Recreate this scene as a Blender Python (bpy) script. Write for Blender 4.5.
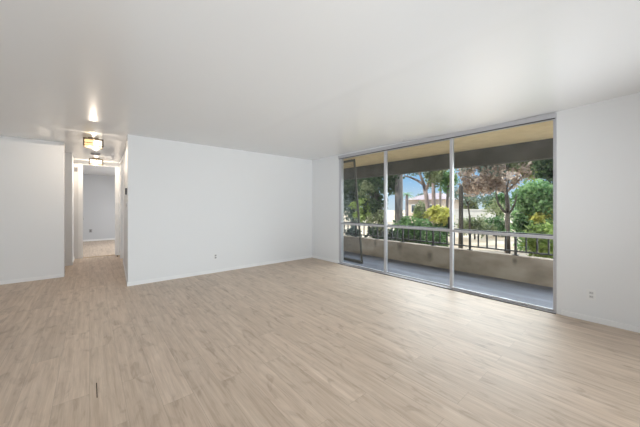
import bpy, bmesh, math, random
import numpy as np
from mathutils import Vector, Matrix
R = math.radians
sc = bpy.context.scene
for o in list(bpy.data.objects):
    bpy.data.objects.remove(o)
C = sc.collection

# ------------------------------------------------------------------ camera
YAW = 0.7038651
cd = bpy.data.cameras.new('camera'); cam = bpy.data.objects.new('camera', cd); C.objects.link(cam)
cam.location = (0, 0, 1.287)
cam.rotation_euler = (math.pi/2, 0, -YAW)
cd.sensor_width = 36.0
cd.lens = 271.545/640*36.0
cd.shift_y = -(213.5-206.1)/640
cd.clip_start = 0.05; cd.clip_end = 400
sc.camera = cam

# ------------------------------------------------------------------ world, sun, area lights, exposure
w = bpy.data.worlds.new('sky'); sc.world = w; w.use_nodes = True
nt = w.node_tree; nt.nodes.clear()
tc = nt.nodes.new('ShaderNodeTexCoord'); sp = nt.nodes.new('ShaderNodeSeparateXYZ'); cr = nt.nodes.new('ShaderNodeValToRGB')
nt.links.new(tc.outputs['Generated'], sp.inputs[0]); nt.links.new(sp.outputs[2], cr.inputs[0])
el = cr.color_ramp.elements; el[0].position = 0.0; el[0].color = (0.72, 0.85, 0.98, 1); el[1].position = 0.7; el[1].color = (0.20, 0.42, 0.85, 1)
e_ = el.new(0.09); e_.color = (0.36, 0.64, 0.98, 1)
bg = nt.nodes.new('ShaderNodeBackground'); bg.inputs[1].default_value = 1.0
wo = nt.nodes.new('ShaderNodeOutputWorld')
nt.links.new(cr.outputs[0], bg.inputs[0]); nt.links.new(bg.outputs[0], wo.inputs[0])

def lamp(name, kind, loc, direction, energy, color=(1, 1, 1), **kw):
    d = bpy.data.lights.new(name, kind); d.energy = energy; d.color = color
    for k, v in kw.items(): setattr(d, k, v)
    o = bpy.data.objects.new(name, d); C.objects.link(o); o.location = loc
    o.rotation_euler = Vector(direction).to_track_quat('-Z', 'Y').to_euler()
    return o
# clear sun over the roof of the house onto the garden
lamp('sun', 'SUN', (-20, 10, 30), (0.62, -0.30, -0.85), 5.4, (1.0, 0.95, 0.86), angle=R(0.6))
# second, very wide sun added for the daylight coming in low through the glass
lamp('wide_sun_fill', 'SUN', (40, 0, 15), (-0.90, 0.05, -0.40), 14.0, (0.93, 0.97, 1.0), angle=R(85))
# added unseen fill lights: by the right wall, behind and beside the camera
lamp('fill_side', 'AREA', (4.2, -1.75, 1.2), (-1, 0.9, -0.04), 84, (0.88, 0.95, 1.0), shape='RECTANGLE', size=2.0, size_y=2.1, spread=R(115))
lamp('fill_rear', 'AREA', (-0.8, -2.7, 1.3), (0.15, 1, 0.06), 36, (0.88, 0.95, 1.0), shape='RECTANGLE', size=5.8, size_y=2.2, spread=R(92))
lamp('fill_far', 'AREA', (-0.6, -0.9, 1.0), (0.70, 0.71, 0.17), 17, (0.88, 0.95, 1.0), shape='RECTANGLE', size=1.6, size_y=1.2, spread=R(80))
lamp('fill_window_ceiling', 'AREA', (3.0, -0.7, 0.3), (0.05, 1, 0.80), 9, (0.93, 0.97, 1.0), shape='RECTANGLE', size=1.2, size_y=0.8, spread=R(75))
lamp('fill_up', 'AREA', (-1.5, -0.8, 0.25), (0.65, 0.85, 0.80), 76, (0.88, 0.95, 1.0), shape='RECTANGLE', size=3.0, size_y=2.6, spread=R(150))
# area light added to brighten the bedroom, out of sight at the side wall
lamp('bedroom_fill', 'AREA', (2.05, 10.6, 1.5), (-1, 0.0, -0.75), 82, (0.93, 0.97, 1.0), shape='RECTANGLE', size=1.6, size_y=1.4)
lamp('passage_fill', 'AREA', (-1.6, 6.95, 1.7), (0.5, 1, -0.1), 5, (0.95, 0.97, 1.0), shape='RECTANGLE', size=0.6, size_y=1.0)  # unseen fill added to brighten the side passage
sc.view_settings.view_transform = 'Standard'
sc.view_settings.look = 'None'
sc.view_settings.exposure = 0.0
sc.view_settings.gamma = 1.0
sc.view_settings.use_curve_mapping = False

# ------------------------------------------------------------------ helpers
class MB:
    def __init__(s): s.v = []; s.f = []; s.sm = []
    def add(s, vs, fs, smooth=False):
        n = len(s.v); s.v += [tuple(p) for p in vs]
        s.f += [tuple(i+n for i in f) for f in fs]; s.sm += [smooth]*len(fs)
    def box(s, x0, y0, z0, x1, y1, z1):
        s.add([(x0,y0,z0),(x1,y0,z0),(x1,y1,z0),(x0,y1,z0),(x0,y0,z1),(x1,y0,z1),(x1,y1,z1),(x0,y1,z1)],
              [(0,3,2,1),(4,5,6,7),(0,1,5,4),(1,2,6,5),(2,3,7,6),(3,0,4,7)]); return s
    def prism(s, pts, z0, z1):           # plan polygon (counter-clockwise) raised from z0 to z1
        n = len(pts)
        s.add([(x,y,z0) for x,y in pts]+[(x,y,z1) for x,y in pts],
              [tuple(range(n-1,-1,-1)), tuple(range(n,2*n))]+[(i,(i+1)%n,n+(i+1)%n,n+i) for i in range(n)]); return s
    def tube(s, pts, rad, n=10, cap=True):
        pts = [Vector(p) for p in pts]
        if not hasattr(rad, '__len__'): rad = [rad]*len(pts)
        vs = []; fs = []; up = Vector((0.31, 0.12, 0.94))
        for i, p in enumerate(pts):
            t = (pts[min(i+1,len(pts)-1)]-pts[max(i-1,0)]).normalized()
            if abs(t.dot(up)) > 0.98: ref = Vector((1,0,0))
            else: ref = up
            a = t.cross(ref).normalized()
            b = t.cross(a)
            if i and (a.dot(pa) < 0): pass
            pa = a
            for k in range(n):
                q = 2*math.pi*k/n
                vs.append(p+(a*math.cos(q)+b*math.sin(q))*rad[i])
        for i in range(len(pts)-1):
            for k in range(n):
                fs.append((i*n+k, i*n+(k+1)%n, (i+1)*n+(k+1)%n, (i+1)*n+k))
        if cap: fs += [tuple(range(n)), tuple(range(len(pts)*n-1, (len(pts)-1)*n-1, -1))]
        s.add(vs, fs, True); return s
    def lathe(s, prof, c, n=24):         # profile (r, z) about a vertical axis at c
        vs = []; fs = []
        for r, z in prof:
            for k in range(n):
                q = 2*math.pi*k/n; vs.append((c[0]+r*math.cos(q), c[1]+r*math.sin(q), c[2]+z))
        for i in range(len(prof)-1):
            for k in range(n): fs.append((i*n+k, i*n+(k+1)%n, (i+1)*n+(k+1)%n, (i+1)*n+k))
        s.add(vs, fs, True); return s
    def build(s, name, mat, parent=None, bevel=0, kind=None, loc=None):
        me = bpy.data.meshes.new(name); me.from_pydata(s.v, [], s.f); me.update()
        me.polygons.foreach_set('use_smooth', s.sm)
        me.materials.append(mat)
        bm = bmesh.new(); bm.from_mesh(me); bmesh.ops.recalc_face_normals(bm, faces=bm.faces); bm.to_mesh(me); bm.free()
        o = bpy.data.objects.new(name, me); C.objects.link(o)
        if parent: o.parent = parent
        if kind: o['kind'] = kind
        if loc: o.location = loc
        if bevel:
            m = o.modifiers.new('bevel', 'BEVEL'); m.width = bevel; m.segments = 2; m.limit_method = 'ANGLE'
        return o

def tag(o, label, cat, group=None):
    o['label'] = label; o['category'] = cat
    if group: o['group'] = group
    return o
def thing(name, label, cat, loc=(0,0,0), rot=(0,0,0), group=None):
    o = bpy.data.objects.new(name, None); C.objects.link(o); o.location = loc; o.rotation_euler = rot
    o.empty_display_size = 0.1
    return tag(o, label, cat, group)
def struct_empty(name, loc=(0,0,0)):
    o = bpy.data.objects.new(name, None); C.objects.link(o); o.location = loc; o['kind'] = 'structure'; o.empty_display_size = 0.1
    return o
def box(name, mat, x0, y0, z0, x1, y1, z1, parent=None, bevel=0, kind=None):
    return MB().box(x0,y0,z0,x1,y1,z1).build(name, mat, parent, bevel, kind)

# ------------------------------------------------------------------ materials
def mat(name, color=(0.8,0.8,0.8), rough=0.6, spec=0.5, metal=0.0):
    m = bpy.data.materials.new(name); m.use_nodes = True
    b = m.node_tree.nodes['Principled BSDF']
    b.inputs['Base Color'].default_value = (*color, 1); b.inputs['Roughness'].default_value = rough
    b.inputs['Specular IOR Level'].default_value = spec; b.inputs['Metallic'].default_value = metal
    return m
def N(m, t, **kw):
    n = m.node_tree.nodes.new(t)
    for k, v in kw.items(): setattr(n, k, v)
    return n
def L(m, a, b): m.node_tree.links.new(a, b)
def bsdf(m): return m.node_tree.nodes['Principled BSDF']
def ramp(m, stops):
    r = N(m, 'ShaderNodeValToRGB'); e = r.color_ramp.elements
    while len(e) < len(stops): e.new(0.5)
    for x, (p, c) in zip(e, stops): x.position = p; x.color = (*c, 1)
    return r
def noisy(name, stops, scale=5, detail=4, rough=0.8, spec=0.3, stretch=(1,1,1), bump=0.0, metal=0.0, obj=False):
    m = mat(name, stops[0][1], rough, spec, metal)
    tc = N(m, 'ShaderNodeTexCoord'); mp = N(m, 'ShaderNodeMapping'); mp.inputs['Scale'].default_value = stretch
    L(m, tc.outputs['Object'], mp.inputs[0])
    n = N(m, 'ShaderNodeTexNoise'); n.inputs['Scale'].default_value = scale; n.inputs['Detail'].default_value = detail
    L(m, mp.outputs[0], n.inputs['Vector'])
    r = ramp(m, stops); L(m, n.outputs['Fac'], r.inputs[0]); L(m, r.outputs[0], bsdf(m).inputs['Base Color'])
    if bump:
        bp = N(m, 'ShaderNodeBump'); bp.inputs['Strength'].default_value = bump; bp.inputs['Distance'].default_value = 0.02
        L(m, n.outputs['Fac'], bp.inputs['Height']); L(m, bp.outputs[0], bsdf(m).inputs['Normal'])
    return m
def leafy(name, c0, c1, trans=0.45, rough=0.6):
    m = mat(name, c0, rough, 0.25)
    g = N(m, 'ShaderNodeNewGeometry'); r = ramp(m, [(0.0, c0), (1.0, c1)])
    L(m, g.outputs['Random Per Island'], r.inputs[0]); L(m, r.outputs[0], bsdf(m).inputs['Base Color'])
    t = N(m, 'ShaderNodeBsdfTranslucent'); L(m, r.outputs[0], t.inputs['Color'])
    x = N(m, 'ShaderNodeMixShader'); x.inputs[0].default_value = trans
    out = m.node_tree.nodes['Material Output']
    L(m, bsdf(m).outputs[0], x.inputs[1]); L(m, t.outputs[0], x.inputs[2]); L(m, x.outputs[0], out.inputs[0])
    return m

def paint(name, color, rough=0.55, spec=0.3, bump=0.05):
    m = mat(name, color, rough, spec)
    tc = N(m, 'ShaderNodeTexCoord'); n = N(m, 'ShaderNodeTexNoise'); n.inputs['Scale'].default_value = 60; n.inputs['Detail'].default_value = 3
    L(m, tc.outputs['Object'], n.inputs['Vector'])
    bp = N(m, 'ShaderNodeBump'); bp.inputs['Strength'].default_value = bump; bp.inputs['Distance'].default_value = 0.002
    L(m, n.outputs['Fac'], bp.inputs['Height']); L(m, bp.outputs[0], bsdf(m).inputs['Normal'])
    return m
M = {}
M['wall'] = paint('wall_paint', (0.80, 0.805, 0.81))
M['ceiling'] = paint('ceiling_paint', (0.80, 0.805, 0.81), 0.24, 0.7, 0.02)
M['trim'] = paint('trim_paint', (0.86, 0.86, 0.86), 0.4, 0.4, 0.0)
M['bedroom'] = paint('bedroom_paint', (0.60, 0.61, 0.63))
M['door'] = paint('door_paint', (0.72, 0.73, 0.74), 0.45, 0.4, 0.0)
M['alu'] = mat('aluminium', (0.56, 0.56, 0.585), 0.42, 0.5, 0.5)
M['alu_dark'] = mat('dark_gasket', (0.05, 0.05, 0.055), 0.5)  # near-black strips under the head and at the sill
M['bronze'] = mat('bronze_frame', (0.10, 0.095, 0.08), 0.45, 0.5, 0.3)
M['black'] = mat('black_plastic', (0.02, 0.02, 0.022), 0.4)
M['grey_plastic'] = mat('grey_plastic', (0.33, 0.33, 0.34), 0.5)
M['dark_grey'] = mat('dark_grey_plastic', (0.10, 0.10, 0.11), 0.45)
M['socket'] = mat('socket_grey', (0.34, 0.34, 0.35), 0.5)
M['pale_socket'] = mat('pale_socket', (0.62, 0.62, 0.62), 0.45)
M['plate'] = mat('white_plastic', (0.82, 0.82, 0.81), 0.35, 0.5)
M['gap'] = mat('open_gap_dark', (0.03, 0.022, 0.016), 1.0, 0.0)  # near-black strip between two floor planks
M['brass'] = mat('brass', (0.55, 0.38, 0.16), 0.35, 0.5, 1.0)
M['chrome'] = mat('satin_nickel', (0.55, 0.55, 0.56), 0.3, 0.5, 1.0)
M['fixture'] = mat('dark_bronze', (0.16, 0.12, 0.08), 0.4, 0.5, 0.6)

def emit(name, color, strength):
    m = mat(name, color, 0.5)
    bsdf(m).inputs['Emission Color'].default_value = (*color, 1); bsdf(m).inputs['Emission Strength'].default_value = strength
    return m
M['shade_amber'] = emit('lit_amber_glass', (1.0, 0.74, 0.36), 0.95)
M['shade_white'] = emit('lit_white_glass', (1.0, 0.93, 0.80), 1.5)

# floor: oak vinyl planks running along Y
m = mat('oak_vinyl_planks', rough=0.42, spec=0.5); M['floor'] = m
geo = N(m, 'ShaderNodeNewGeometry'); sx = N(m, 'ShaderNodeSeparateXYZ'); L(m, geo.outputs['Position'], sx.inputs[0])
cx = N(m, 'ShaderNodeCombineXYZ'); L(m, sx.outputs[1], cx.inputs[0]); L(m, sx.outputs[0], cx.inputs[1])
br = N(m, 'ShaderNodeTexBrick'); br.offset = 0.37; br.offset_frequency = 2
for k, v in (('Scale', 1.0), ('Brick Width', 1.22), ('Row Height', 0.182), ('Mortar Size', 0.0012), ('Mortar Smooth', 0.1), ('Bias', 0.0)): br.inputs[k].default_value = v
br.inputs['Color1'].default_value = (0,0,0,1); br.inputs['Color2'].default_value = (1,1,1,1); br.inputs['Mortar'].default_value = (0,0,0,1)
L(m, cx.outputs[0], br.inputs['Vector'])
sh = N(m, 'ShaderNodeVectorMath', operation='MULTIPLY_ADD'); sh.inputs[1].default_value = (7, 3, 11)
L(m, br.outputs['Color'], sh.inputs[0]); L(m, cx.outputs[0], sh.inputs[2])
def grain(scale_vec, scale, detail, dist=0.0):
    mp = N(m, 'ShaderNodeMapping'); mp.inputs['Scale'].default_value = scale_vec; L(m, sh.outputs[0], mp.inputs[0])
    n = N(m, 'ShaderNodeTexNoise'); n.inputs['Scale'].default_value = scale; n.inputs['Detail'].default_value = detail
    n.inputs['Distortion'].default_value = dist; L(m, mp.outputs[0], n.inputs['Vector']); return n
g1 = grain((1.1, 18, 1), 1.6, 8, 0.3); g2 = grain((2.2, 6.0, 1), 1.9, 8, 0.9); g3 = grain((3, 70, 1), 2.0, 3)
r1 = ramp(m, [(0.28, (0.50, 0.385, 0.290)), (0.52, (0.605, 0.482, 0.375)), (0.74, (0.68, 0.56, 0.45))]); L(m, g1.outputs['Fac'], r1.inputs[0])
r2 = ramp(m, [(0.32, (0.78, 0.755, 0.73)), (0.44, (0.965, 0.965, 0.965)), (0.8, (1.05, 1.05, 1.05))]); L(m, g2.outputs['Fac'], r2.inputs[0])
r3 = ramp(m, [(0.3, (0.90, 0.89, 0.88)), (0.7, (1.04, 1.04, 1.04))]); L(m, g3.outputs['Fac'], r3.inputs[0])
rb = ramp(m, [(0.0, (0.93, 0.925, 0.915)), (1.0, (1.05, 1.05, 1.05))]); L(m, br.outputs['Color'], rb.inputs[0])
def mul(a, b, f=1.0):
    x = N(m, 'ShaderNodeMix', data_type='RGBA', blend_type='MULTIPLY'); x.inputs[0].default_value = f
    L(m, a, x.inputs[6]); L(m, b, x.inputs[7]); return x.outputs[2]
colr = mul(mul(mul(r1.outputs[0], r2.outputs[0]), r3.outputs[0]), rb.outputs[0])
seam = N(m, 'ShaderNodeMix', data_type='RGBA'); seam.inputs[7].default_value = (0.20, 0.155, 0.115, 1)
sf = N(m, 'ShaderNodeMath', operation='MULTIPLY'); sf.inputs[1].default_value = 0.35
L(m, br.outputs['Fac'], sf.inputs[0]); L(m, sf.outputs[0], seam.inputs[0]); L(m, colr, seam.inputs[6])
L(m, seam.outputs[2], bsdf(m).inputs['Base Color'])
bp = N(m, 'ShaderNodeBump'); bp.inputs['Strength'].default_value = 0.15; bp.inputs['Distance'].default_value = 0.002
L(m, g3.outputs['Fac'], bp.inputs['Height']); L(m, bp.outputs[0], bsdf(m).inputs['Normal'])

# glass: clear pane with a weak mirror
m = bpy.data.materials.new('clear_glass'); m.use_nodes = True; M['glass'] = m
m.node_tree.nodes.clear()
out = N(m, 'ShaderNodeOutputMaterial'); tr = N(m, 'ShaderNodeBsdfTransparent'); tr.inputs[0].default_value = (0.93, 0.95, 0.94, 1)
gl = N(m, 'ShaderNodeBsdfGlossy'); gl.inputs['Roughness'].default_value = 0.02
fc = N(m, 'ShaderNodeLayerWeight'); fc.inputs[0].default_value = 0.5
pw = N(m, 'ShaderNodeMath', operation='POWER'); pw.inputs[1].default_value = 5.0; L(m, fc.outputs['Facing'], pw.inputs[0])
lw = N(m, 'ShaderNodeMath', operation='MULTIPLY_ADD'); lw.inputs[1].default_value = 0.96; lw.inputs[2].default_value = 0.028; L(m, pw.outputs[0], lw.inputs[0])
mx = N(m, 'ShaderNodeMixShader'); L(m, lw.outputs[0], mx.inputs[0]); L(m, tr.outputs[0], mx.inputs[1]); L(m, gl.outputs[0], mx.inputs[2]); L(m, mx.outputs[0], out.inputs[0])
# insect mesh: fine weave, partly see-through
m = bpy.data.materials.new('insect_mesh'); m.use_nodes = True; M['mesh'] = m
m.node_tree.nodes.clear()
out = N(m, 'ShaderNodeOutputMaterial'); tr = N(m, 'ShaderNodeBsdfTransparent'); df = N(m, 'ShaderNodeBsdfDiffuse'); df.inputs[0].default_value = (0.10, 0.11, 0.12, 1)
mx = N(m, 'ShaderNodeMixShader'); mx.inputs[0].default_value = 0.14
L(m, tr.outputs[0], mx.inputs[1]); L(m, df.outputs[0], mx.inputs[2]); L(m, mx.outputs[0], out.inputs[0])

# weathered parapet concrete with dark runs below the railing feet
m = noisy('parapet_concrete', [(0.25, (0.25, 0.20, 0.155)), (0.5, (0.41, 0.335, 0.27)), (0.75, (0.54, 0.45, 0.37))], 2.2, 6, 0.9, 0.2, (1, 1, 1.6)); M['parapet'] = m
def blob(y, z, ry, rz):
    g = N(m, 'ShaderNodeNewGeometry'); s = N(m, 'ShaderNodeVectorMath', operation='SUBTRACT'); s.inputs[1].default_value = (5.6, y, z)
    d = N(m, 'ShaderNodeVectorMath', operation='MULTIPLY'); d.inputs[1].default_value = (0, 1/ry, 1/rz)
    ln = N(m, 'ShaderNodeVectorMath', operation='LENGTH'); mr = N(m, 'ShaderNodeMapRange'); mr.inputs[1].default_value = 1.0; mr.inputs[2].default_value = 0.2
    L(m, g.outputs['Position'], s.inputs[0]); L(m, s.outputs[0], d.inputs[0]); L(m, d.outputs[0], ln.inputs[0]); L(m, ln.outputs[1], mr.inputs[0])
    return mr.outputs[0]
a = None
for args in ((3.68, 0.30, 0.10, 0.20), (2.93, 0.22, 0.09, 0.16), (4.4, 0.33, 0.06, 0.14), (1.4, 0.33, 0.05, 0.1)):
    b_ = blob(*args)
    if a is None: a = b_
    else:
        x = N(m, 'ShaderNodeMath', operation='MAXIMUM'); L(m, a, x.inputs[0]); L(m, b_, x.inputs[1]); a = x.outputs[0]
ns = N(m, 'ShaderNodeTexNoise'); ns.inputs['Scale'].default_value = 14; ns.inputs['Detail'].default_value = 5
x = N(m, 'ShaderNodeMath', operation='MULTIPLY'); L(m, a, x.inputs[0]); L(m, ns.outputs['Fac'], x.inputs[1])
old = bsdf(m).inputs['Base Color'].links[0].from_socket
mixn = N(m, 'ShaderNodeMix', data_type='RGBA'); mixn.inputs[7].default_value = (0.05, 0.045, 0.04, 1)
L(m, x.outputs[0], mixn.inputs[0]); L(m, old, mixn.inputs[6]); L(m, mixn.outputs[2], bsdf(m).inputs['Base Color'])

M['deck'] = noisy('balcony_coating', [(0.32, (0.085, 0.094, 0.125)), (0.55, (0.14, 0.152, 0.195)), (0.72, (0.23, 0.245, 0.295))], 1.7, 6, 0.6, 0.35, (2.2, 0.6, 1))
M['soffit'] = noisy('soffit_stucco', [(0.3, (0.76, 0.60, 0.37)), (0.7, (0.86, 0.69, 0.45))], 6, 4, 0.9, 0.2)
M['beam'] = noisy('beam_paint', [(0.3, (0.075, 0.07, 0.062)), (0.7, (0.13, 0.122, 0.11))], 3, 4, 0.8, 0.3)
M['iron'] = mat('railing_iron', (0.055, 0.055, 0.055), 0.5, 0.5, 0.2)
M['ground'] = noisy('dry_ground', [(0.3, (0.30, 0.225, 0.15)), (0.5, (0.44, 0.355, 0.26)), (0.72, (0.56, 0.48, 0.38))], 0.6, 6, 0.95, 0.1, bump=0.2)
M['asphalt'] = noisy('asphalt', [(0.3, (0.20, 0.19, 0.20)), (0.7, (0.28, 0.27, 0.28))], 2, 4, 0.9, 0.2)
M['garden_wall'] = noisy('garden_wall_stucco', [(0.3, (0.62, 0.57, 0.50)), (0.7, (0.72, 0.67, 0.60))], 2, 4, 0.9, 0.2)
M['house_wall'] = noisy('house_stucco', [(0.3, (0.70, 0.56, 0.44)), (0.7, (0.78, 0.64, 0.52))], 2, 4, 0.9, 0.2)
M['roof_tile'] = noisy('roof_shingle', [(0.3, (0.30, 0.24, 0.25)), (0.7, (0.42, 0.34, 0.35))], 4, 4, 0.9, 0.2)
M['window_dark'] = mat('far_window_glass', (0.06, 0.07, 0.09), 0.15, 0.5)
def bark(name, c0, c1, sc_=7): return noisy(name, [(0.3, c0), (0.7, c1)], sc_, 5, 0.95, 0.1, (1, 1, 0.25), 0.6)
M['bark_grey'] = bark('grey_bark', (0.13, 0.105, 0.10), (0.33, 0.28, 0.26))
M['bark_pink'] = bark('pinkish_bark', (0.20, 0.145, 0.13), (0.42, 0.33, 0.30))
M['bark_dark'] = bark('dark_bark', (0.035, 0.03, 0.026), (0.11, 0.095, 0.08))
M['bark_palm'] = bark('palm_bark', (0.14, 0.115, 0.105), (0.42, 0.36, 0.32), 9)

# ================================================================== STRUCTURE
XW, YB, H = 4.26, 5.32, 2.44
def frow(x0, y0, x1, y1):
    return box('floor', M['floor'], x0, y0, -0.12, x1, y1, 0.0, kind='structure')
frow(-3.8, -2.8, XW+0.12, 13.25)
# long ceiling, slightly sagging by the window and with one faint board joint
def sag(x, y):
    k = np.interp(y, [-0.2, 0.15, 0.65, 1.2, 1.86, 2.5, 3.1, 4.3], [0.010, -0.004, -0.022, -0.036, -0.036, -0.018, -0.003, 0.0])
    f = math.exp(-((XW-x)/0.8)**2) if x < XW else 1.0
    j = -0.004*math.exp(-((x-1.96)/0.07)**2)*(1 if -1 < y < 5 else 0)
    return H + float(k)*f + j
xs = np.concatenate([np.arange(-3.8, -0.6, 0.2), np.arange(-0.6, 4.35, 0.04), [4.38]]); ys = np.concatenate([np.arange(-2.8, 5.4, 0.08), np.arange(5.4, 13.3, 0.5), [13.25]])
me = MB(); nx, ny = len(xs), len(ys)
me.add([(float(x), float(y), sag(float(x), float(y))) for y in ys for x in xs], [(j*nx+i, j*nx+i+1, (j+1)*nx+i+1, (j+1)*nx+i) for j in range(ny-1) for i in range(nx-1)], True)
ce = me.build('ceiling', M['ceiling'], kind='structure')
so = ce.modifiers.new('slab', 'SOLIDIFY'); so.thickness = 0.18
so.offset = 1.0
ZT = 2.47
# living room walls
box('wall_back', M['wall'], 0.47, YB, 0, XW+0.12, YB+0.12, ZT, kind='structure')
box('wall_left', M['wall'], -3.8, 6.77, 0, -0.35, 6.89, ZT, kind='structure')
box('wall_west', M['wall'], -3.92, -2.8, 0, -3.8, 6.89, ZT, kind='structure')
box('wall_south', M['wall'], -3.92, -2.92, 0, XW+0.12, -2.8, ZT, kind='structure')
wr = MB().box(XW, -2.8, 0, XW+0.12, 0.645, ZT).box(XW, 4.365, 0, XW+0.12, YB, ZT).box(XW, 0.645, 2.405, XW+0.12, 4.365, ZT)
wr.build('wall_right', M['wall'], kind='structure')
# hall
HR = lambda y: np.interp(y, [5.32, 7.3, 8.9], [0.47, 0.578, 0.60])
def hall_right(y0, y1, z0, z1): 
    return MB().prism([(HR(y0), y0), (HR(y0)+0.12, y0), (HR(y1)+0.12, y1), (HR(y1), y1)], z0, z1)
hr = hall_right(5.441, 7.45, 0, ZT); hr2 = hall_right(8.25, 9.02, 0, ZT); hr3 = hall_right(7.45, 8.25, 2.33, ZT)
for q in (hr2, hr3): hr.add(q.v, q.f)
hr.build('wall_hall_right', M['wall'], kind='structure')
box('wall_passage', M['wall'], -1.9, 8.0, 0, -0.29, 8.12, ZT, kind='structure')
box('wall_passage_end', M['wall'], -2.0, 6.89, 0, -1.9, 8.12, ZT, kind='structure')
box('wall_hall_left', M['wall'], -0.41, 8.12, 0, -0.29, 8.9, ZT, kind='structure')
MB().box(-2.0, 8.9, 0, -0.14, 9.02, ZT).box(0.53, 8.9, 0, 0.60, 9.02, ZT).box(-0.14, 8.9, 2.33, 0.53, 9.02, ZT).box(0.72, 8.9, 0, 2.4, 9.02, ZT).build('wall_hall_end', M['wall'], kind='structure')
# bedroom
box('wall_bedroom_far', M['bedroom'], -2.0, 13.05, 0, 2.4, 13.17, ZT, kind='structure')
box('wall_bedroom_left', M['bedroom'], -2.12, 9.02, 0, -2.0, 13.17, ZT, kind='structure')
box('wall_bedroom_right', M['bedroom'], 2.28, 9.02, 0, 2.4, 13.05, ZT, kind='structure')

# baseboards
BH, BT = 0.062, 0.012
box('baseboard_back', M['trim'], 0.47-BT, YB-BT, 0, XW, YB, BH, bevel=0.003, kind='structure')
box('baseboard_left', M['trim'], -3.8, 6.77-BT, 0, -0.35, 6.77, BH, bevel=0.003, kind='structure')
MB().box(XW-BT, -2.8, 0, XW, 0.60, BH).box(XW-BT, 4.35, 0, XW, YB-BT, BH).build('baseboard_right', M['trim'], bevel=0.003, kind='structure')
b = MB(); 
for y0, y1 in ((5.32, 7.38), (8.32, 8.885)):
    b.prism([(HR(y0)-BT, y0), (HR(y0), y0), (HR(y1), y1), (HR(y1)-BT, y1)], 0, BH)
b.build('baseboard_hall_right', M['trim'], kind='structure')
MB().box(-1.9, 8.0-BT, 0, -0.29, 8.0, BH).box(-0.29, 8.0, 0, -0.29+BT, 8.885, BH).build('baseboard_hall_left', M['trim'], kind='structure')
box('baseboard_bedroom', M['trim'], -2.0, 13.05-BT, 0, 2.28, 13.05, BH, kind='structure')

# doorway at the end of the hall: casing, door leaf standing open into the bedroom
MB().box(-0.215, 8.885, 0, -0.14, 8.9, 2.405).box(0.53, 8.885, 0, 0.598, 8.9, 2.405).box(-0.14, 8.885, 2.33, 0.53, 8.9, 2.405).build('trim_1', M['trim'], bevel=0.003, kind='structure')
MB().box(-0.14, 8.9, 0, -0.125, 9.02, 2.33).box(0.515, 8.9, 0, 0.53, 9.02, 2.33).box(-0.125, 8.9, 2.315, 0.515, 9.02, 2.33).build('trim_2', M['trim'], kind='structure')
d2 = struct_empty('door_2', (-0.175, 9.03, 0))
box('door_leaf', M['door'], -0.02, 0, 0.01, 0.02, 0.66, 2.31, parent=d2, bevel=0.002)
k = MB().tube([(0.02, 0.60, 0.95), (0.032, 0.60, 0.95)], 0.026, 16).tube([(0.032, 0.60, 0.95), (0.05, 0.60, 0.95)], 0.011, 12).tube([(0.05, 0.60, 0.95), (0.056, 0.60, 0.95), (0.07, 0.60, 0.95), (0.078, 0.60, 0.95)], [0.015, 0.025, 0.025, 0.014], 16)
k.build('door_knob', M['chrome'], d2)
box('trim_3', M['brass'], -0.125, 8.93, 0.0, 0.515, 8.97, 0.006, kind='structure')
# closed door in the right hand hall wall with its casing
d3 = struct_empty('door_3', (0, 0, 0))
MB().prism([(HR(7.47)+0.05, 7.47), (HR(7.47)+0.09, 7.47), (HR(8.23)+0.09, 8.23), (HR(8.23)+0.05, 8.23)], 0.008, 2.31).build('door_leaf', M['door'], d3)
tq = MB()
for y0, y1 in ((7.385, 7.45), (8.25, 8.315)):
    tq.prism([(HR(y0)-0.014, y0), (HR(y0), y0), (HR(y1), y1), (HR(y1)-0.014, y1)], 0, 2.395)
tq.prism([(HR(7.45)-0.014, 7.45), (HR(7.45), 7.45), (HR(8.25), 8.25), (HR(8.25)-0.014, 8.25)], 2.33, 2.395)
tq.build('trim_4', M['trim'], kind='structure')

# ------------------------------------------------------------------ sliding glass wall
d1 = struct_empty('door_1', (XW, 2.475, 0))
Y0, Y1 = 0.60, 4.41
def fr(y0, z0, y1, z1, x0=-0.02, x1=0.10): return (x0, y0-2.475, z0, x1, y1-2.475, z1)
MB().box(*fr(0.646, 2.345, 4.364, 2.404)).box(*fr(0.646, 2.375, 4.364, 2.404, -0.03, -0.02)).build('head_frame', M['alu'], d1, 0.003)
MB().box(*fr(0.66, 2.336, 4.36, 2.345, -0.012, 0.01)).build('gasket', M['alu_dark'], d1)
MB().box(*fr(0.646, 0.0, 4.364, 0.016)).box(*fr(0.646, 0.016, 4.364, 0.026, 0.036, 0.042)).build('sill_track', M['alu'], d1, 0.003)
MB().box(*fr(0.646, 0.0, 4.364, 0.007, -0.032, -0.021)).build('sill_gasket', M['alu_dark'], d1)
MB().box(*fr(0.646, 0.017, 0.662, 2.344, 0.0, 0.10)).build('jamb', M['alu'], d1, 0.003)
MB().box(*fr(4.315, 0.017, 4.364, 2.344, 0.0, 0.10)).build('jamb', M['alu'], d1, 0.003)
P_EDGE = [0.664, 1.893, 3.130, 4.313]
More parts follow.
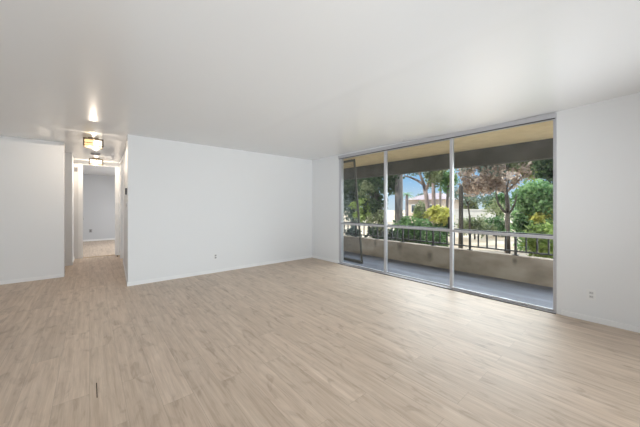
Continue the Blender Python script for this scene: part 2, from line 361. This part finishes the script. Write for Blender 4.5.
for i in range(3):
    ya, yb = P_EDGE[i], P_EDGE[i+1]
    xo = (0.008, 0.040, 0.008)[i]
    a0 = ya-0.022 if i else ya; b0 = yb+0.022 if i < 2 else yb
    p = bpy.data.objects.new('sliding_panel', None); C.objects.link(p); p.parent = d1; p.location = (xo, 0, 0); p.empty_display_size = 0.1
    sw = 0.044; wa = 0.014 if i == 0 else sw; wb = 0.014 if i == 2 else sw
    q = MB()
    for (u0, z0, u1, z1) in ((a0, 0.020, a0+wa, 2.344), (b0-wb, 0.020, b0, 2.344), (a0+wa, 0.020, b0-wb, 0.040), (a0+wa, 2.330, b0-wb, 2.344)):
        q.box(0, u0-2.475, z0, 0.028, u1-2.475, z1)
    q.build('panel_frame', M['alu'], p, 0.003)
    box('glass_pane', M['glass'], 0.011, a0+wa-2.475, 0.040, 0.017, b0-wb-2.475, 2.330, parent=p)
    MB().box(-0.004, a0+wa-2.475, 0.885, 0.010, b0-wb-2.475, 0.925).build('push_bar', M['alu'], p, 0.003)
    if i == 1:
        MB().box(-0.030, a0+0.036-2.475, 0.94, -0.001, a0+0.075-2.475, 1.12).build('pull_handle', M['black'], p, 0.006)

# ------------------------------------------------------------------ balcony
box('balcony_floor', M['deck'], XW+0.12, -1.5, -0.15, 5.60, 6.6, -0.004, kind='structure')
box('balcony_soffit', M['soffit'], XW+0.12, -1.5, 2.365, 6.0, 6.6, 2.46, kind='structure')
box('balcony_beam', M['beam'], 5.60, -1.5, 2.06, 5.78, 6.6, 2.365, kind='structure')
box('balcony_parapet', M['parapet'], 5.60, -1.5, -1.25, 5.80, 6.6, 0.425, bevel=0.01, kind='structure')
box('balcony_side_wall', M['soffit'], XW+0.12, 6.6, -0.15, 5.80, 6.75, 2.46, kind='structure')
box('balcony_end_wall', M['soffit'], XW+0.12, -1.65, -0.15, 5.80, -1.5, 2.46, kind='structure')

# ------------------------------------------------------------------ ground outside
box('ground', M['ground'], 5.80, -60, -1.35, 140, 140, -1.2, kind='structure')
box('street', M['asphalt'], 27.0, -60, -1.2, 31.0, 140, -1.185, kind='structure')

# ================================================================== OBJECTS
# railing on the parapet
rl = thing('balcony_railing', 'black iron balcony railing with thin balusters on the concrete parapet', 'railing', (5.70, 2.5, 0.425))
ry0, ry1 = -1.49, 6.59
MB().box(-0.028, ry0-2.5, 0.365, 0.028, ry1-2.5, 0.400).build('top_rail', M['iron'], rl, 0.005)
MB().box(-0.015, ry0-2.5, 0.060, 0.015, ry1-2.5, 0.085).build('bottom_rail', M['iron'], rl, 0.003)
y = -1.44; n = 0; bal = None
while y < 6.55:
    if n % 5 == 4:
        q = MB().box(-0.017, -0.017, 0.0, 0.017, 0.017, 0.365).box(-0.045, -0.04, 0.0, 0.045, 0.04, 0.012)
        q.build('post', M['iron'], rl, loc=(0, y-2.5, 0))
    else:
        if bal is None:
            bal = MB().box(-0.011, -0.011, 0.085, 0.011, 0.011, 0.365).build('baluster', M['iron'], rl, loc=(0, y-2.5, 0))
        else:
            c = bal.copy(); C.objects.link(c); c.parent = rl; c.location = (0, y-2.5, 0)
    y += 0.15; n += 1

# loose screen door leaning on the outside of the glass wall
ang = math.atan2(4.66-4.40, 2.30)
sd = thing('screen_door', 'dark bronze framed insect screen door leaning outside left glass panel', 'screen door', (4.668, 4.47, 0.0), (0, -ang, 0))
q = MB(); hw = 0.455; Ht = 2.33
q.box(-0.012, -hw, 0, 0.012, -hw+0.045, Ht).box(-0.012, hw-0.045, 0, 0.012, hw, Ht).box(-0.012, -hw+0.045, 0, 0.012, hw-0.045, 0.06).box(-0.012, -hw+0.045, Ht-0.05, 0.012, hw-0.045, Ht)
q.build('screen_frame', M['bronze'], sd, 0.003)
MB().box(-0.001, -hw+0.045, 0.06, 0.001, hw-0.045, Ht-0.05).build('insect_mesh', M['mesh'], sd)

# outlets, switch, thermostat, chime, hook, detector, door stop
def outlet(label, loc, rz, plate='plate', face='socket', pw=0.074, ph=0.118):
    t = thing('wall_outlet', label, 'outlet', loc, (0, 0, rz))      # local -Y faces the room
    box('cover_plate', M[plate], -pw/2, -0.006, -ph/2, pw/2, 0, ph/2, parent=t, bevel=0.002)
    for dz in (-0.021, 0.021):
        f = MB().box(-0.017, -0.009, dz-0.014, 0.017, -0.005, dz+0.014).build('socket_face', M[face], t, 0.004)
        MB().box(-0.008, -0.0098, dz-0.003, -0.0055, -0.0088, dz+0.006).box(0.0055, -0.0098, dz-0.003, 0.008, -0.0088, dz+0.006).build('socket_slot', M['black'], f)
    return t
outlet('small white duplex outlet low on the long back wall', (1.86, YB, 0.31), 0)
outlet('small white duplex outlet low on the wall right of the glass doors', (XW, 0.35, 0.30), -math.pi/2, face='pale_socket')
outlet('dark grey outlet on the far bedroom wall seen through the doorway', (0.03, 13.05, 0.38), 0, 'grey_plastic', 'dark_grey', 0.085, 0.12)
t = thing('cable_plate', 'tiny white cable jack plate on back wall near far corner', 'jack plate', (4.03, YB, 0.29))
box('cover_plate', M['plate'], -0.03, -0.005, -0.045, 0.03, 0, 0.045, parent=t, bevel=0.002)
MB().tube([(0, -0.005, 0), (0, -0.014, 0)], 0.006, 12).build('cable_jack', M['chrome'], t)
ya = math.atan2(HR(6.3)-HR(5.32), 0.98)
t = thing('thermostat', 'dark grey thermostat on the hall wall corner above the switch', 'thermostat', (float(HR(5.72)), 5.72, 1.54), (0, 0, -ya))
box('thermostat_body', M['dark_grey'], -0.026, -0.055, -0.055, 0, 0.055, 0.055, parent=t, bevel=0.006)
box('thermostat_screen', M['black'], -0.028, -0.035, 0.0, -0.0255, 0.035, 0.035, parent=t)
t = thing('light_switch', 'white light switch on the hall wall below the thermostat', 'switch', (float(HR(5.72)), 5.72, 1.30), (0, 0, -ya))
box('cover_plate', M['plate'], -0.006, -0.037, -0.058, 0, 0.037, 0.058, parent=t, bevel=0.002)
box('rocker', M['socket'], -0.010, -0.016, -0.033, -0.005, 0.016, 0.033, parent=t, bevel=0.002)
t = thing('door_chime', 'small grey box high on wall beside hall end doorway', 'door chime', (-0.252, 8.9, 2.18))
box('chime_body', M['socket'], -0.03, -0.03, -0.05, 0.03, 0, 0.05, parent=t, bevel=0.006)
box('chime_grille', M['grey_plastic'], -0.02, -0.033, -0.03, 0.02, -0.029, 0.02, parent=t)
t = thing('smoke_detector', 'dark grey vented ceiling unit between the two hall lamps', 'detector', (0.10, 7.75, H))
MB().box(-0.085, -0.085, -0.02, 0.085, 0.085, 0).build('base_plate', M['grey_plastic'], t, 0.006)
q = MB()
for i in range(6): q.box(-0.07, -0.07+i*0.025, -0.034, 0.07, -0.055+i*0.025, -0.02)
q.build('vent_grille', M['grey_plastic'], t)
t = thing('ceiling_hook', 'tiny metal hook in the ceiling above middle glass panel', 'hook', (XW-0.16, 2.64, sag(XW-0.16, 2.64)))
MB().tube([(0, 0, 0), (0, 0, -0.02), (0.006, 0, -0.032), (0.014, 0, -0.034), (0.018, 0, -0.026)], 0.003, 8).build('hook_wire', M['chrome'], t)
MB().lathe([(0, 0), (0.012, 0), (0.010, -0.005), (0, -0.006)], (0, 0, 0), 14).build('hook_base', M['plate'], t)
t = thing('door_stop', 'small brass and black rubber door stop on right hall baseboard', 'door stop', (float(HR(8.4))-BT, 8.40, 0.045))
MB().tube([(0, 0, 0), (-0.045, 0, 0)], 0.008, 10).tube([(0, 0, 0), (-0.006, 0, 0)], 0.016, 12).build('stop_rod', M['brass'], t)
MB().tube([(-0.045, 0, 0), (-0.062, 0, 0)], 0.017, 12).build('rubber_tip', M['black'], t)
tag(box('floor_gap', M['gap'], 0.0365, 2.36, -0.0005, 0.0415, 2.56, 0.0008), 'thin dark open gap between two floor planks at lower left', 'floor gap')

# two hall ceiling lamps
def hall_lamp(label, loc, left_mat, sx=0.132, sy=0.10):
    t = thing('ceiling_lamp', label, 'ceiling lamp', loc, group=None)
    MB().box(-0.07, -0.06, -0.018, 0.07, 0.06, 0).build('ceiling_plate', M['fixture'], t, 0.003)
    q = MB(); b_ = 0.008; zt, zb = -0.03, -0.148
    for z in (zt, zb):
        q.box(-sx, -sy, z-b_, sx, -sy+2*b_, z+b_).box(-sx, sy-2*b_, z-b_, sx, sy, z+b_).box(-sx, -sy, z-b_, -sx+2*b_, sy, z+b_).box(sx-2*b_, -sy, z-b_, sx, sy, z+b_)
    for X_ in (-sx, sx-2*b_):
        for Y_ in (-sy, sy-2*b_): q.box(X_, Y_, zb, X_+2*b_, Y_+2*b_, zt)
    q.box(-sx, -b_, zt-b_, sx, b_, zt+b_)
    q.box(-sx, -sy, -0.106, 0.0, -sy+b_, -0.094)
    q.box(-0.012, -0.012, zt-b_, 0.012, 0.012, -0.017)
    q.build('lamp_frame', M['fixture'], t)
    for X0, mt in ((-0.060, left_mat), (0.060, 'shade_white')):
        g = MB().box(X0-0.052, -0.080, -0.136, X0+0.052, 0.080, -0.044).build('lamp_shade', M[mt], t, 0.006)
        MB().tube([(X0, 0, -0.044), (X0, 0, -0.034)], 0.016, 12).build('lamp_socket', M['fixture'], g)
    pl = bpy.data.lights.new('lamp_glow', 'POINT'); pl.energy = 16; pl.color = (1.0, 0.84, 0.67); pl.shadow_soft_size = 0.0
    po = bpy.data.objects.new('lamp_glow', pl); C.objects.link(po); po.parent = t; po.location = (0, 0, -0.17)
    return t
hall_lamp('dark framed ceiling lamp with amber glow at the hall entrance, the nearer one', (0.05, 6.0, H), 'shade_amber')
hall_lamp('small lit ceiling lamp farther down the hall before the doorway', (0.12, 8.5, H), 'shade_white')

# ------------------------------------------------------------------ garden
rng = np.random.default_rng(7)
G = -1.2
def leaves(name, mat_, centers, per, spread, size, parent, seed=0, droop=0.0, aspect=0.5, jitter=0.4):
    """leaf blades scattered about clump centres: one foliage mesh"""
    r = np.random.default_rng(seed)
    c = np.repeat(np.asarray(centers, float), per, axis=0); n = len(c)
    sp = np.asarray(spread, float)
    d = r.normal(size=(n, 3)); d /= np.linalg.norm(d, axis=1, keepdims=True); d *= (r.random((n, 1))**0.45)
    p = c + d*sp
    t = r.normal(size=(n, 3)); t[:, 2] -= droop; t /= np.linalg.norm(t, axis=1, keepdims=True)
    b = np.cross(t, r.normal(size=(n, 3))); b /= np.linalg.norm(b, axis=1, keepdims=True)
    s = size*(1-jitter+2*jitter*r.random((n, 1)))
    nn = np.cross(t, b)
    v = np.stack([p-t*s, p+b*s*aspect+nn*s*0.12, p+t*s, p-b*s*aspect+nn*s*0.12], axis=1).reshape(-1, 3)
    me = bpy.data.meshes.new(name); me.vertices.add(n*4); me.vertices.foreach_set('co', v.ravel())
    me.loops.add(n*4); me.loops.foreach_set('vertex_index', np.arange(n*4)); me.polygons.add(n)
    me.polygons.foreach_set('loop_start', np.arange(n)*4)
    me.update(calc_edges=True); me.materials.append(mat_)
    o = bpy.data.objects.new(name, me); C.objects.link(o)
    if parent: o.parent = parent
    return o
def clumps(c, rad, n, seed):
    r = np.random.default_rng(seed); d = r.normal(size=(n, 3)); d /= np.linalg.norm(d, axis=1, keepdims=True)
    return np.asarray(c) + d*(r.random((n, 1))**0.4)*np.asarray(rad)
def plant(name, label, cat, base, wood, wood_mat, fol, group=None):
    """wood: list of (points, radii) ; fol: list of (centre, radii, clumps, per, spread, leaf size, material, seed)"""
    b = Vector(base)
    t = thing(name, label, cat, base, group=group)
    q = MB()
    for pts, rad in wood: q.tube([Vector(p)-b for p in pts], rad, 10)
    if wood: q.build('trunk' if cat != 'shrub' else 'stem', M[wood_mat], t)
    for (c, rad, n, per, spread, size, mt, seed) in fol:
        leaves('foliage', mt, clumps(Vector(c)-b, rad, n, seed), per, spread, size, t, seed)
    return t
LG = {
 'dark': leafy('dark_green_leaf', (0.022, 0.045, 0.022), (0.12, 0.18, 0.085)),
 'mid': leafy('mid_green_leaf', (0.05, 0.11, 0.04), (0.16, 0.28, 0.10)),
 'lime': leafy('lime_leaf', (0.20, 0.30, 0.06), (0.45, 0.55, 0.18)),
 'yellow': leafy('yellow_leaf', (0.42, 0.42, 0.09), (0.72, 0.68, 0.20)),
 'mauve': leafy('mauve_brown_leaf', (0.33, 0.245, 0.205), (0.64, 0.53, 0.44)),
 'olive': leafy('olive_leaf', (0.12, 0.15, 0.07), (0.34, 0.37, 0.19)),
 'fern': leafy('soft_green_leaf', (0.11, 0.22, 0.09), (0.32, 0.48, 0.20)),
 'grey': leafy('grey_green_leaf', (0.10, 0.14, 0.12), (0.26, 0.33, 0.27)),
}
# dark trees left of the view
plant('evergreen_tree', 'dark evergreen tree with dense crown behind the left glass panel', 'tree', (8.9, 6.55, G),
      [([(8.9,6.55,G),(8.85,6.6,0.4),(8.75,6.75,1.4),(8.7,6.85,2.3),(8.7,7.1,3.2)], [0.17,0.15,0.12,0.09,0.05]), ([(8.75,6.75,1.4),(8.6,7.2,2.0),(8.5,7.6,2.6)], [0.08,0.06,0.03])],
      'bark_dark', [((8.7,6.6,2.6),(0.75,0.85,0.95),60,55,0.32,0.085,LG['dark'],11), ((8.6,7.0,1.4),(0.5,0.55,0.5),16,50,0.24,0.08,LG['dark'],12), ((8.2,7.15,1.15),(0.25,0.45,0.55),14,40,0.16,0.07,LG['lime'],13), ((8.4,6.6,0.75),(0.3,0.5,0.35),12,45,0.2,0.06,LG['olive'],14), ((8.1,6.8,1.9),(0.3,0.7,0.6),9,26,0.16,0.06,LG['olive'],15)])
plant('bushy_tree', 'grey green tree behind the leaning screen door', 'tree', (9.6, 8.75, G),
      [([(9.6,8.75,G),(9.55,8.75,0.5),(9.45,8.8,1.7),(9.4,8.9,3.0)], [0.16,0.14,0.11,0.05])],
      'bark_grey', [((9.4,8.8,2.4),(0.8,0.9,1.0),50,50,0.32,0.09,LG['dark'],21), ((9.2,8.6,1.2),(0.6,0.6,0.7),22,45,0.28,0.085,LG['grey'],22)])
# palm with a tall bare trunk
def palm(name, label, base, top, r0, r1, nf, fl, mt, seed, bm='bark_palm'):
    b = Vector(base); tp = Vector(top)-b
    t = thing(name, label, 'palm', base)
    pts = [tp*(i/14) for i in range(15)]
    MB().tube(pts, [r0+(r1-r0)*i/14+(0.006 if i % 2 else 0) for i in range(15)], 12).build('trunk', M[bm], t)
    r = random.Random(seed); q = MB()
    for k in range(nf):
        a = 2*math.pi*k/nf+r.uniform(-.2,.2); e = r.uniform(0.05, 1.1)
        ax = Vector((math.cos(a), math.sin(a), 0)); side = Vector((-math.sin(a), math.cos(a), 0))
        prev = None
        for s in range(9):
            u = s/8; p = tp + ax*fl*u*math.cos(e*0.6) + Vector((0,0,fl*(u*math.sin(e)-0.75*u*u)))
            if prev is not None:
                d = (p-prev)
                wd = fl*0.17*math.sin(math.pi*min(1, 0.15+0.85*u))
                for sgn in (-1, 1):
                    for h in (0.0, 0.5):
                        o0 = prev+d*h; tip = o0 + side*sgn*wd + d*0.9 + Vector((0,0,-wd*0.35))
                        q.add([o0, o0+d*0.30, tip], [(0,1,2)])
            prev = p
    me = q.build('fronds', mt, t)
    return t
palm('palm_tree', 'tall palm with thick bare grey trunk beside the left glass mullion', (9.0, 5.97, G), (9.0, 5.92, 7.2), 0.155, 0.125, 22, 1.6, LG['dark'], 3)
palm('palm_tree', 'little green palm far off under the patch of blue sky', (30.0, 18.7, G), (30.0, 18.7, 2.7), 0.22, 0.15, 18, 1.3, LG['fern'], 4, 'bark_grey')
# pines in the middle
plant('leaning_pine', 'pine with pinkish trunk leaning and branching toward the palm', 'tree', (11.0, 5.72, G),
      [([(11,5.72,G),(11,5.76,0.2),(11,5.82,1.0),(11,5.92,1.7),(11,6.02,2.2)], [0.105,0.098,0.092,0.088,0.08]),
       ([(11,6.02,2.2),(11.02,6.35,2.42),(11.05,6.7,2.58),(11.1,7.05,2.70)], [0.06,0.05,0.04,0.025]),
       ([(11,6.02,2.2),(11,6.16,2.55),(10.95,6.28,2.95),(10.9,6.3,3.7)], [0.065,0.055,0.045,0.025]),
       ([(11,5.95,1.9),(11.1,5.84,2.4),(11.2,5.75,3.0)], [0.06,0.045,0.025])],
      'bark_pink', [((11,6.3,3.0),(0.8,1.0,0.30),24,30,0.28,0.07,LG['grey'],31), ((11,5.6,2.6),(0.5,0.35,0.35),9,30,0.24,0.07,LG['olive'],32)])
plant('forked_pine', 'slender pale trunked tree forking high beside the leaning pine', 'tree', (13.0, 6.58, G),
      [([(13,6.58,G),(13,6.6,1.0),(13,6.64,2.0),(13,6.66,2.55)], [0.085,0.08,0.072,0.065]),
       ([(13,6.66,2.55),(13,6.85,2.95),(13,7.0,3.6)], [0.07,0.055,0.03]), ([(13,6.66,2.55),(13,6.45,2.95),(13,6.3,3.7)], [0.07,0.055,0.03])],
      'bark_pink', [((13,6.6,3.5),(0.9,0.9,0.35),26,36,0.30,0.08,LG['olive'],41)])
for i, (xx, yy, lean, lab) in enumerate(((13.6, 6.85, 0.05, 'left of the three thin grey trunks behind the yellow shrub'), (15.6, 7.56, -0.03, 'middle of the three thin grey trunks behind the yellow shrub'), (14.2, 6.56, -0.10, 'right of the three thin grey trunks behind the yellow shrub'))):
    plant('slim_tree', lab, 'tree', (xx, yy, G), [([(xx,yy,G),(xx,yy+lean*0.5,1.0),(xx,yy+lean,2.0),(xx,yy+lean*1.6,2.9)], [0.085,0.075,0.065,0.04])],
          'bark_grey', [((xx,yy+lean*1.2,(2.9,3.2,2.6)[i]),(0.4,0.40,0.62),28,42,0.22,0.075,(LG['olive'],LG['mid'],LG['fern'])[i],50+i)])
# shrubs behind the railing
plant('green_shrub', 'rounded green shrub just right of the palm trunk', 'shrub', (7.9, 4.75, G), [([(7.9,4.75,G),(7.9,4.75,0.2)], [0.06,0.03])], 'bark_dark',
      [((7.9,4.75,0.35),(0.40,0.50,0.60),40,60,0.24,0.06,LG['mid'],61)])
plant('yellow_shrub', 'bright yellow shrub behind the middle glass panel', 'shrub', (9.7, 4.73, G), [([(9.7,4.73,G),(9.7,4.73,0.3)], [0.06,0.03])], 'bark_dark',
      [((9.7,4.73,0.93),(0.34,0.46,0.25),28,60,0.18,0.062,LG['yellow'],62), ((9.7,4.73,0.30),(0.36,0.50,0.44),18,50,0.2,0.06,LG['mid'],63)])
for i, (yy, mt, lab) in enumerate(((4.62, 'dark', 'dark green clipped shrub close behind the railing by the palm'), (3.95, 'dark', 'dark green shrub close behind the railing below the rounded shrub'), (3.3, 'mid', 'fresh green shrub behind the railing below the yellow shrub'), (5.4, 'dark', 'dark low shrub behind the railing in the left glass panel'), (6.2, 'grey', 'grey green low shrub behind the railing at far left'))):
    plant('low_shrub', lab, 'shrub', (6.75, yy, G), [([(6.75,yy,G),(6.75,yy,-0.2)], [0.05,0.03])], 'bark_dark',
          [((6.75,yy,0.0),(0.32,0.22,0.62),40,55,0.13,0.05,LG[mt],70+i)])
plant('round_shrub', 'mid green shrub by the street far behind the young tree', 'shrub', (25.5, 7.8, G), [([(25.5,7.8,G),(25.5,7.8,-0.4)], [0.08,0.04])], 'bark_dark',
      [((25.5,7.7,-0.35),(0.6,1.2,0.75),60,50,0.3,0.09,LG['mid'],141)])
plant('round_shrub', 'soft green shrub farther back right of the young tree', 'shrub', (12.0, 2.35, G), [([(12,2.35,G),(12,2.35,0.4)], [0.06,0.03])], 'bark_dark',
      [((12,2.4,0.6),(0.5,0.75,0.95),80,55,0.26,0.065,LG['fern'],142)])
plant('round_shrub', 'olive shrub at the foot of the pale garden wall', 'shrub', (22.0, 8.0, G), [([(22,8,G),(22,8,-0.2)], [0.06,0.03])], 'bark_dark',
      [((22,8.0,-0.2),(0.6,1.3,0.7),60,50,0.3,0.08,LG['olive'],143)])
plant('round_shrub', 'yellowish shrub in front of the far tan house', 'shrub', (33.0, 18.6, G), [([(33,18.6,G),(33,18.6,0)], [0.08,0.04])], 'bark_dark',
      [((33,18.5,0.7),(0.5,0.9,1.3),40,40,0.4,0.13,LG['olive'],144), ((32.8,18.9,0.2),(0.5,0.9,0.6),14,40,0.4,0.13,LG['lime'],145)])
# cut trunk
q = thing('tree_stump', 'tall dark bare trunk cut off at the top beside right mullion', 'tree stump', (8.0, 3.27, G))
MB().tube([(0,0.02,0),(0,0.01,1.0),(0,0,2.0),(0,0,2.9),(0,0,3.04),(0,0,3.09)], [0.07,0.062,0.058,0.056,0.05,0.018], 12).build('trunk', M['bark_dark'], q)
# wide mauve tree, small forked tree, fern palm and dark tree in the right panel
plant('mauve_tree', 'broad tree with sparse mauve brown canopy behind the right glass panel', 'tree', (14.5, 3.9, G),
      [([(14.5,3.9,G),(14.5,3.9,0.5),(14.4,3.85,1.3),(14.3,3.9,1.9)], [0.12,0.10,0.085,0.075]),
       ([(14.3,3.9,1.9),(14.1,4.7,2.3),(14,5.3,2.6),(14,5.8,3.0)], [0.06,0.05,0.035,0.012]), ([(14.3,3.9,1.9),(14.2,3.4,2.4),(14,2.9,3.0)], [0.06,0.04,0.015]), ([(14.3,3.9,1.9),(14.2,4.2,2.7),(14.2,4.5,3.7)], [0.06,0.04,0.015])],
      'bark_grey', [((14,4.40,2.85),(0.7,1.75,0.70),92,28,0.30,0.085,LG['mauve'],81), ((14,4.6,3.55),(0.7,1.5,0.25),40,24,0.3,0.085,LG['olive'],85), ((14,4.4,2.9),(0.7,1.6,0.7),26,20,0.3,0.085,LG['grey'],86), ((14,4.7,2.25),(0.5,1.3,0.30),40,24,0.30,0.085,LG['mauve'],84), ((14.3,3.3,3.35),(0.7,1.25,0.50),80,28,0.3,0.095,LG['olive'],82), ((14.4,2.9,2.85),(0.4,0.55,0.45),22,45,0.28,0.065,LG['lime'],83)])
plant('leafy_tree', 'thin leaved grey tree in front of the pale garden wall', 'tree', (20.0, 7.6, G),
      [([(20,7.6,G),(20,7.6,0.6),(19.9,7.7,1.5),(19.9,8.2,2.4)], [0.06,0.055,0.045,0.02]), ([(19.9,7.7,1.5),(20,7.0,2.3)], [0.035,0.012])],
      'bark_dark', [((20,7.4,2.2),(0.5,1.7,0.7),60,36,0.32,0.07,LG['grey'],91), ((20,6.2,1.2),(0.5,0.9,0.5),14,36,0.32,0.07,LG['olive'],92)])
plant('young_tree', 'small dark tree with three upswept bare branches behind the railing', 'tree', (7.5, 2.0, G),
      [([(7.5,2.0,G),(7.5,2.0,0.3),(7.5,2.01,1.12)], [0.048,0.044,0.04]), ([(7.5,2.01,1.10),(7.5,2.12,1.20),(7.5,2.21,1.36),(7.5,2.25,1.55),(7.5,2.25,1.75)], [0.028,0.025,0.022,0.018,0.010]),
       ([(7.5,2.01,1.10),(7.5,1.93,1.20),(7.5,1.87,1.36),(7.5,1.83,1.56)], [0.028,0.023,0.018,0.009]), ([(7.5,2.01,1.10),(7.5,2.01,1.4),(7.5,2.03,1.7),(7.5,1.98,1.95)], [0.032,0.026,0.02,0.01])],
      'bark_dark', [((7.5,2.0,1.95),(0.15,0.22,0.12),5,14,0.12,0.035,LG['mauve'],101)])
def fern_palm(name, label, base, fols, wood):
    return plant(name, label, 'shrub', base, wood, 'bark_dark', fols)
fern_palm('feathery_shrub', 'large soft green feathery shrub at the right edge of the glass', (8.1, 1.55, G),
          [((8.1,1.56,1.45),(0.35,0.46,0.36),46,70,0.24,0.06,LG['fern'],111), ((8.0,1.45,1.02),(0.3,0.28,0.14),9,50,0.14,0.06,LG['yellow'],112), ((8.0,1.6,0.85),(0.3,0.42,0.25),16,50,0.2,0.06,LG['mid'],113)],
          [([(8.1,1.55,G),(8.1,1.52,0.6),(8.1,1.5,1.4)], [0.06,0.05,0.03])])
fern_palm('pale_shrub', 'pale green leafy shrub right behind the railing at the right', (6.9, 1.20, G),
          [((6.9,1.22,0.55),(0.25,0.28,0.42),26,55,0.18,0.05,LG['lime'],114), ((6.9,1.25,-0.2),(0.3,0.35,0.4),18,50,0.2,0.05,LG['fern'],115)],
          [([(6.9,1.20,G),(6.9,1.20,0.4)], [0.05,0.03])])
plant('dark_tree', 'dark green tree at the upper right corner of the glass', 'tree', (10.2, 1.25, G),
      [([(10.2,1.25,G),(10.2,1.3,0.8),(10.1,1.5,2.0),(10,1.6,3.2)], [0.13,0.11,0.09,0.04])],
      'bark_dark', [((10,1.50,2.5),(0.4,0.36,0.80),34,45,0.26,0.08,LG['dark'],121), ((10,1.75,2.9),(0.3,0.3,0.3),6,35,0.2,0.08,LG['lime'],122)])

for i, (xx, yy, hh, mt, lab) in enumerate(((44, 24.5, 3.6, 'grey', 'distant grey green tree left of the far tan house'), (46, 20.6, 3.9, 'mid', 'distant green tree right of the far tan house'), (45, 17.4, 3.0, 'olive', 'distant olive tree behind the pale garden wall, left end'),
        (44, 13.0, 3.4, 'mid', 'distant green tree behind the middle of the garden wall'), (45, 9.6, 4.0, 'olive', 'distant olive tree behind the garden wall beyond the young tree'), (43, 5.4, 4.6, 'dark', 'distant dark tree at the right behind the feathery shrub'))):
    plant('distant_tree', lab, 'tree', (xx, yy, G), [([(xx,yy,G),(xx,yy,0.6),(xx,yy+0.1,hh-1)], [0.2,0.16,0.06])], 'bark_grey',
          [((xx,yy,hh*0.45),(1.2,1.7,hh*0.5),60,34,0.55,0.20,LG[mt],130+i)])
# pale garden wall and a far house
gw = thing('garden_wall', 'long pale stucco garden wall across the street', 'wall', (32.0, 14.0, G))
box('wall_panel', M['garden_wall'], 0, -4.3, 0, 0.2, 1.2, 2.0, parent=gw)
box('wall_cap', M['garden_wall'], -0.08, -4.4, 2.0, 0.28, 1.3, 2.15, parent=gw)
hs = thing('far_house', 'far tan house with low mauve shingle roof beyond the palm', 'house', (36.0, 20.2, G))
box('house_wall', M['house_wall'], 0, -3.2, 0, 6, 2.2, 3.4, parent=hs)
rf = MB(); rf.add([(-0.5,-3.7,3.4),(-0.5,2.7,3.4),(6.5,2.7,3.4),(6.5,-3.7,3.4),(3,-1.6,4.4),(3,0.6,4.4)], [(0,3,2,1),(0,1,5,4),(1,2,5),(2,3,4,5),(3,0,4)])
rf.build('roof', M['roof_tile'], hs)
for yy in (-2.2, 0.6):
    wf = MB().box(-0.05, yy, 1.5, 0.02, yy+0.9, 2.7).build('window_frame', M['trim'], hs)
    MB().box(-0.07, yy+0.08, 1.58, -0.04, yy+0.82, 2.62).build('window_pane', M['window_dark'], wf)
